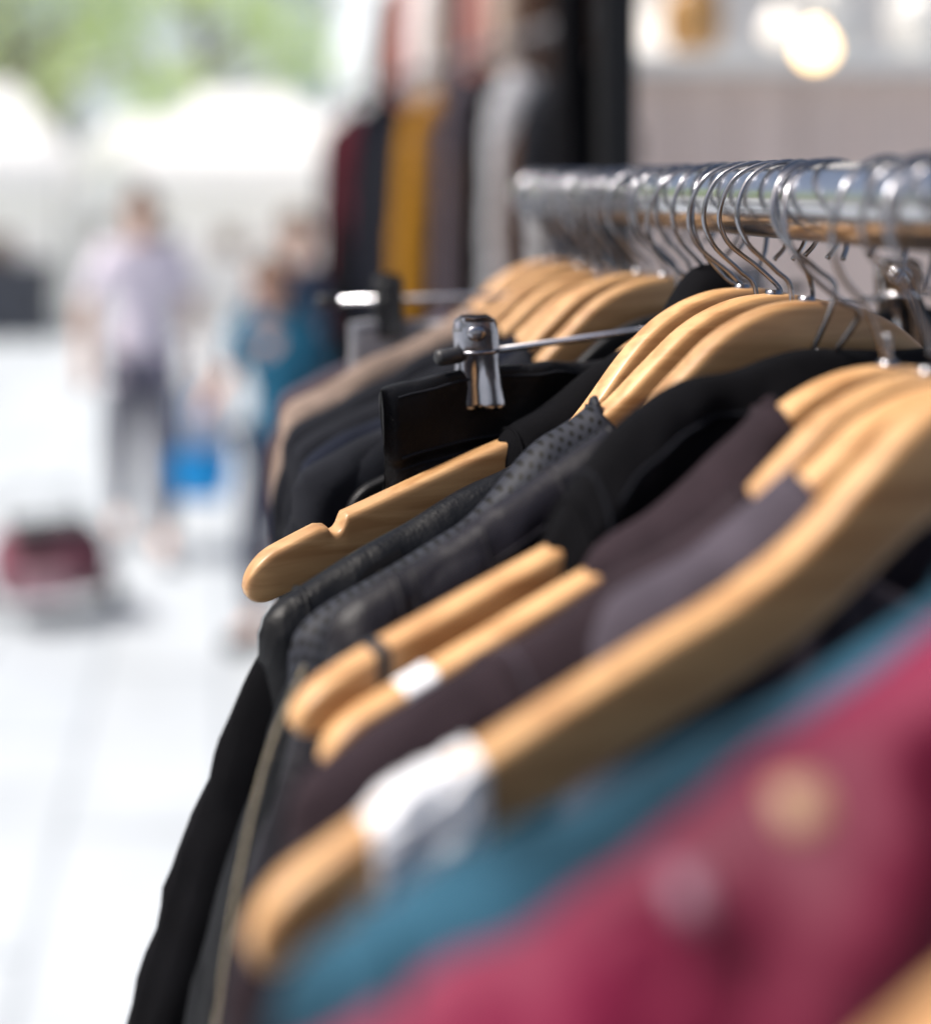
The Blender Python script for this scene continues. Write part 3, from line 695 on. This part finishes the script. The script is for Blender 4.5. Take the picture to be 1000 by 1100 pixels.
    for vv in b.verts: vv.co=V((vv.co.x*.084,vv.co.y*.1+.015,vv.co.z*.10+.015))
    bmesh.ops.delete(b,geom=[vv for vv in b.verts if vv.co.y<-.03 and vv.co.z<.06 or vv.co.z<-.05],context='VERTS')
    me=bpy.data.meshes.new("hair"); b.to_mesh(me); b.free(); me.materials.append(HAIR)
    for p in me.polygons:p.use_smooth=True
    o=bpy.data.objects.new("hair",me); link(o); o.parent=root; o.location=hc
    for s in(-1,1):
        v,f=tube([hc+V((s*.03,-.088,0)),hc+V((s*.03,-.098,0))],[.012,.006],12); mesh("eye",v,f,EYE,root)
        v,f=tube([hc+V((s*.078,.0,-.02)),hc+V((s*.09,.005,-.005)),hc+V((s*.088,.01,.02))],[.012,.014,.01],8); mesh("ear",v,f,SKIN,root)
    v,f=tube([hc+V((0,-.085,.005)),hc+V((0,-.108,-.03)),hc+V((0,-.09,-.038))],[.008,.014,.008],8); mesh("nose",v,f,SKIN,root)
    v,f=tube([hc+V((-.022,-.088,-.062)),hc+V((0,-.096,-.062)),hc+V((.022,-.088,-.062))],[.003,.006,.003],8); mesh("mouth",v,f,ROSE,root)
    return root
LILAC=cloth("lilac_shirt",(.82,.74,.88)); DNAVY=cloth("dark_navy_trousers",(.03,.033,.06)); SLATE=cloth("slate_trousers",(.10,.10,.14)); TEALS=cloth("blue_top",(.02,.11,.19)); SLB=cloth("slate_blue_shirt",(.06,.09,.14))
person(-.40,6.4,.1,1.03,"person in a pale lilac shirt and dark trousers carrying shopping bags",LILAC,SLATE,{'l':((-.27,.02,1.13),(-.27,-.1,.90)),'r':((.25,.03,1.13),(.27,-.04,.88))},stride=.2,shoe=LGREY)
person(.24,5.1,-.6,.88,"person in a blue top and dark trousers carrying a bag",TEALS,DNAVY,{'l':((-.27,-.06,1.15),(-.20,-.28,1.10)),'r':((.27,.0,1.14),(.28,-.10,.90))},lean=.09,stride=-.1)
person(.33,6.0,.5,.97,"person in a slate blue shirt walking beside the rack",SLB,DNAVY,{'l':((-.27,-.04,1.13),(-.24,-.24,1.02)),'r':((.26,.02,1.13),(.27,-.06,.88))},stride=.12)

def bag(x,y,ztop,w,h,d,m,lab,rz=0,hl=.14):
    root=empty("shopping_bag",(x,y,ztop-hl-h),rz,0,lab,"bag")
    V=[];F=[];n=24;K=10
    for i in range(K+1):
        q=i/K; z=h*q
        for k in range(n):
            a=2*math.pi*k/n; c,s=math.cos(a),math.sin(a)
            ww=w/2*(.85+.2*math.sin(q*2.4)); dd=d/2*(1-.55*q)
            V.append((math.copysign(abs(c)**.5,c)*ww+.01*noise.noise(Vector((c,s,z*9))),math.copysign(abs(s)**.5,s)*dd+.012*noise.noise(Vector((s*2,c*2,z*9))),z))
    for i in range(K):
        for k in range(n): F.append((i*n+k,i*n+(k+1)%n,(i+1)*n+(k+1)%n,(i+1)*n+k))
    F.append(tuple(range(n))[::-1]); mesh("sack",V,F,m,root)
    for s in(-1,1):
        v,f=tube(crom([(-w*.25,s*d*.2,h-.02),(-w*.15,s*.01,h+hl*.7),(0,0,h+hl),(w*.15,s*.01,h+hl*.7),(w*.25,s*d*.2,h-.02)],5),.006,6); mesh("handle",v,f,m,root)
BLUEP=basic("blue_plastic",(.01,.30,.72),rough=.4); WHP=basic("white_plastic",(.88,.88,.90),rough=.4)
bag(-.13,6.33,.88,.34,.42,.16,WHP,"white plastic shopping bag held in a hand",hl=.08)
bag(-.10,6.20,.80,.27,.22,.14,BLUEP,"bright blue plastic shopping bag held in a hand",hl=.28)
bag(.38,4.88,.80,.30,.34,.16,LGREY,"pale grey fabric bag carried by a person",rz=.3,hl=.08)

tro=empty("shopping_trolley",(-.72,5.4,0),.3,0,"dark red wheeled shopping trolley bag standing on the paving","trolley"); tro.scale=(1.2,1.1,1.0)
TRED=basic("red_check_fabric",(.15,.045,.065),rough=.8,scale=10,var=.95)
TPINK=basic("faded_pink_fabric",(.38,.22,.25),rough=.8,scale=10,var=.4)
v,f=box((0,0,.23),(.40,.26,.26),bev=.07); mesh("bag",v,f,TRED,tro)
v,f=box((0,0,.365),(.30,.22,.05),bev=.022); mesh("flap",v,f,RUBBER,tro)
v,f=box((-.04,-.145,.18),(.20,.04,.12),bev=.015); mesh("pocket",v,f,TPINK,tro)
for s in(-1,1):
    v,f=tube([(s*.22,.08,.07),(s*.25,.08,.07)],.07,24); mesh("wheel",v,f,RUBBER,tro)
v,f=tube([(-.23,.08,.07),(.23,.08,.07)],.008,8); mesh("axle",v,f,POLE,tro)
v,f=tube(crom([(-.13,.15,.08),(-.13,.16,.38),(-.12,.2,.46),(0,.21,.48),(.12,.2,.46),(.13,.16,.38),(.13,.15,.08)],5),.009,8); mesh("handle",v,f,POLE,tro)

# ---------------------------------------------------------------- light
w=bpy.data.worlds.new("World"); S.world=w; w.use_nodes=True; nt=w.node_tree
sky=nt.nodes.new('ShaderNodeTexSky'); sky.sky_type='NISHITA'; sky.sun_disc=False
el=math.radians(56); az=math.radians(-88)
sky.sun_elevation=el; sky.sun_rotation=az; sky.dust_density=6; sky.air_density=1; sky.ozone_density=1
bgn=nt.nodes['Background']; nt.links.new(sky.outputs[0],bgn.inputs[0]); bgn.inputs[1].default_value=.15
sl=bpy.data.lights.new("sun",'SUN'); sl.energy=5.0; sl.angle=math.radians(8); sl.color=(1,.96,.91)
so=bpy.data.objects.new("sun",sl); link(so)
sd=Vector((math.sin(az)*math.cos(el),math.cos(az)*math.cos(el),math.sin(el)))
so.rotation_euler=sd.to_track_quat('Z','Y').to_euler()

cam=bpy.data.cameras.new("Camera"); co=bpy.data.objects.new("Camera",cam); link(co)
co.location=(0,0,H); co.rotation_euler=(math.pi/2,0,0)
cam.sensor_fit='VERTICAL'; cam.sensor_height=36; cam.lens=1400/1100*36
cam.shift_x=260/1100; cam.shift_y=-350/1100
cam.clip_start=.02; cam.clip_end=1000
cam.dof.use_dof=True; cam.dof.focus_distance=.515; cam.dof.aperture_fstop=45.8/20; cam.dof.aperture_blades=9
S.camera=co
S.view_settings.view_transform='Standard'; S.view_settings.look='None'; S.view_settings.exposure=0
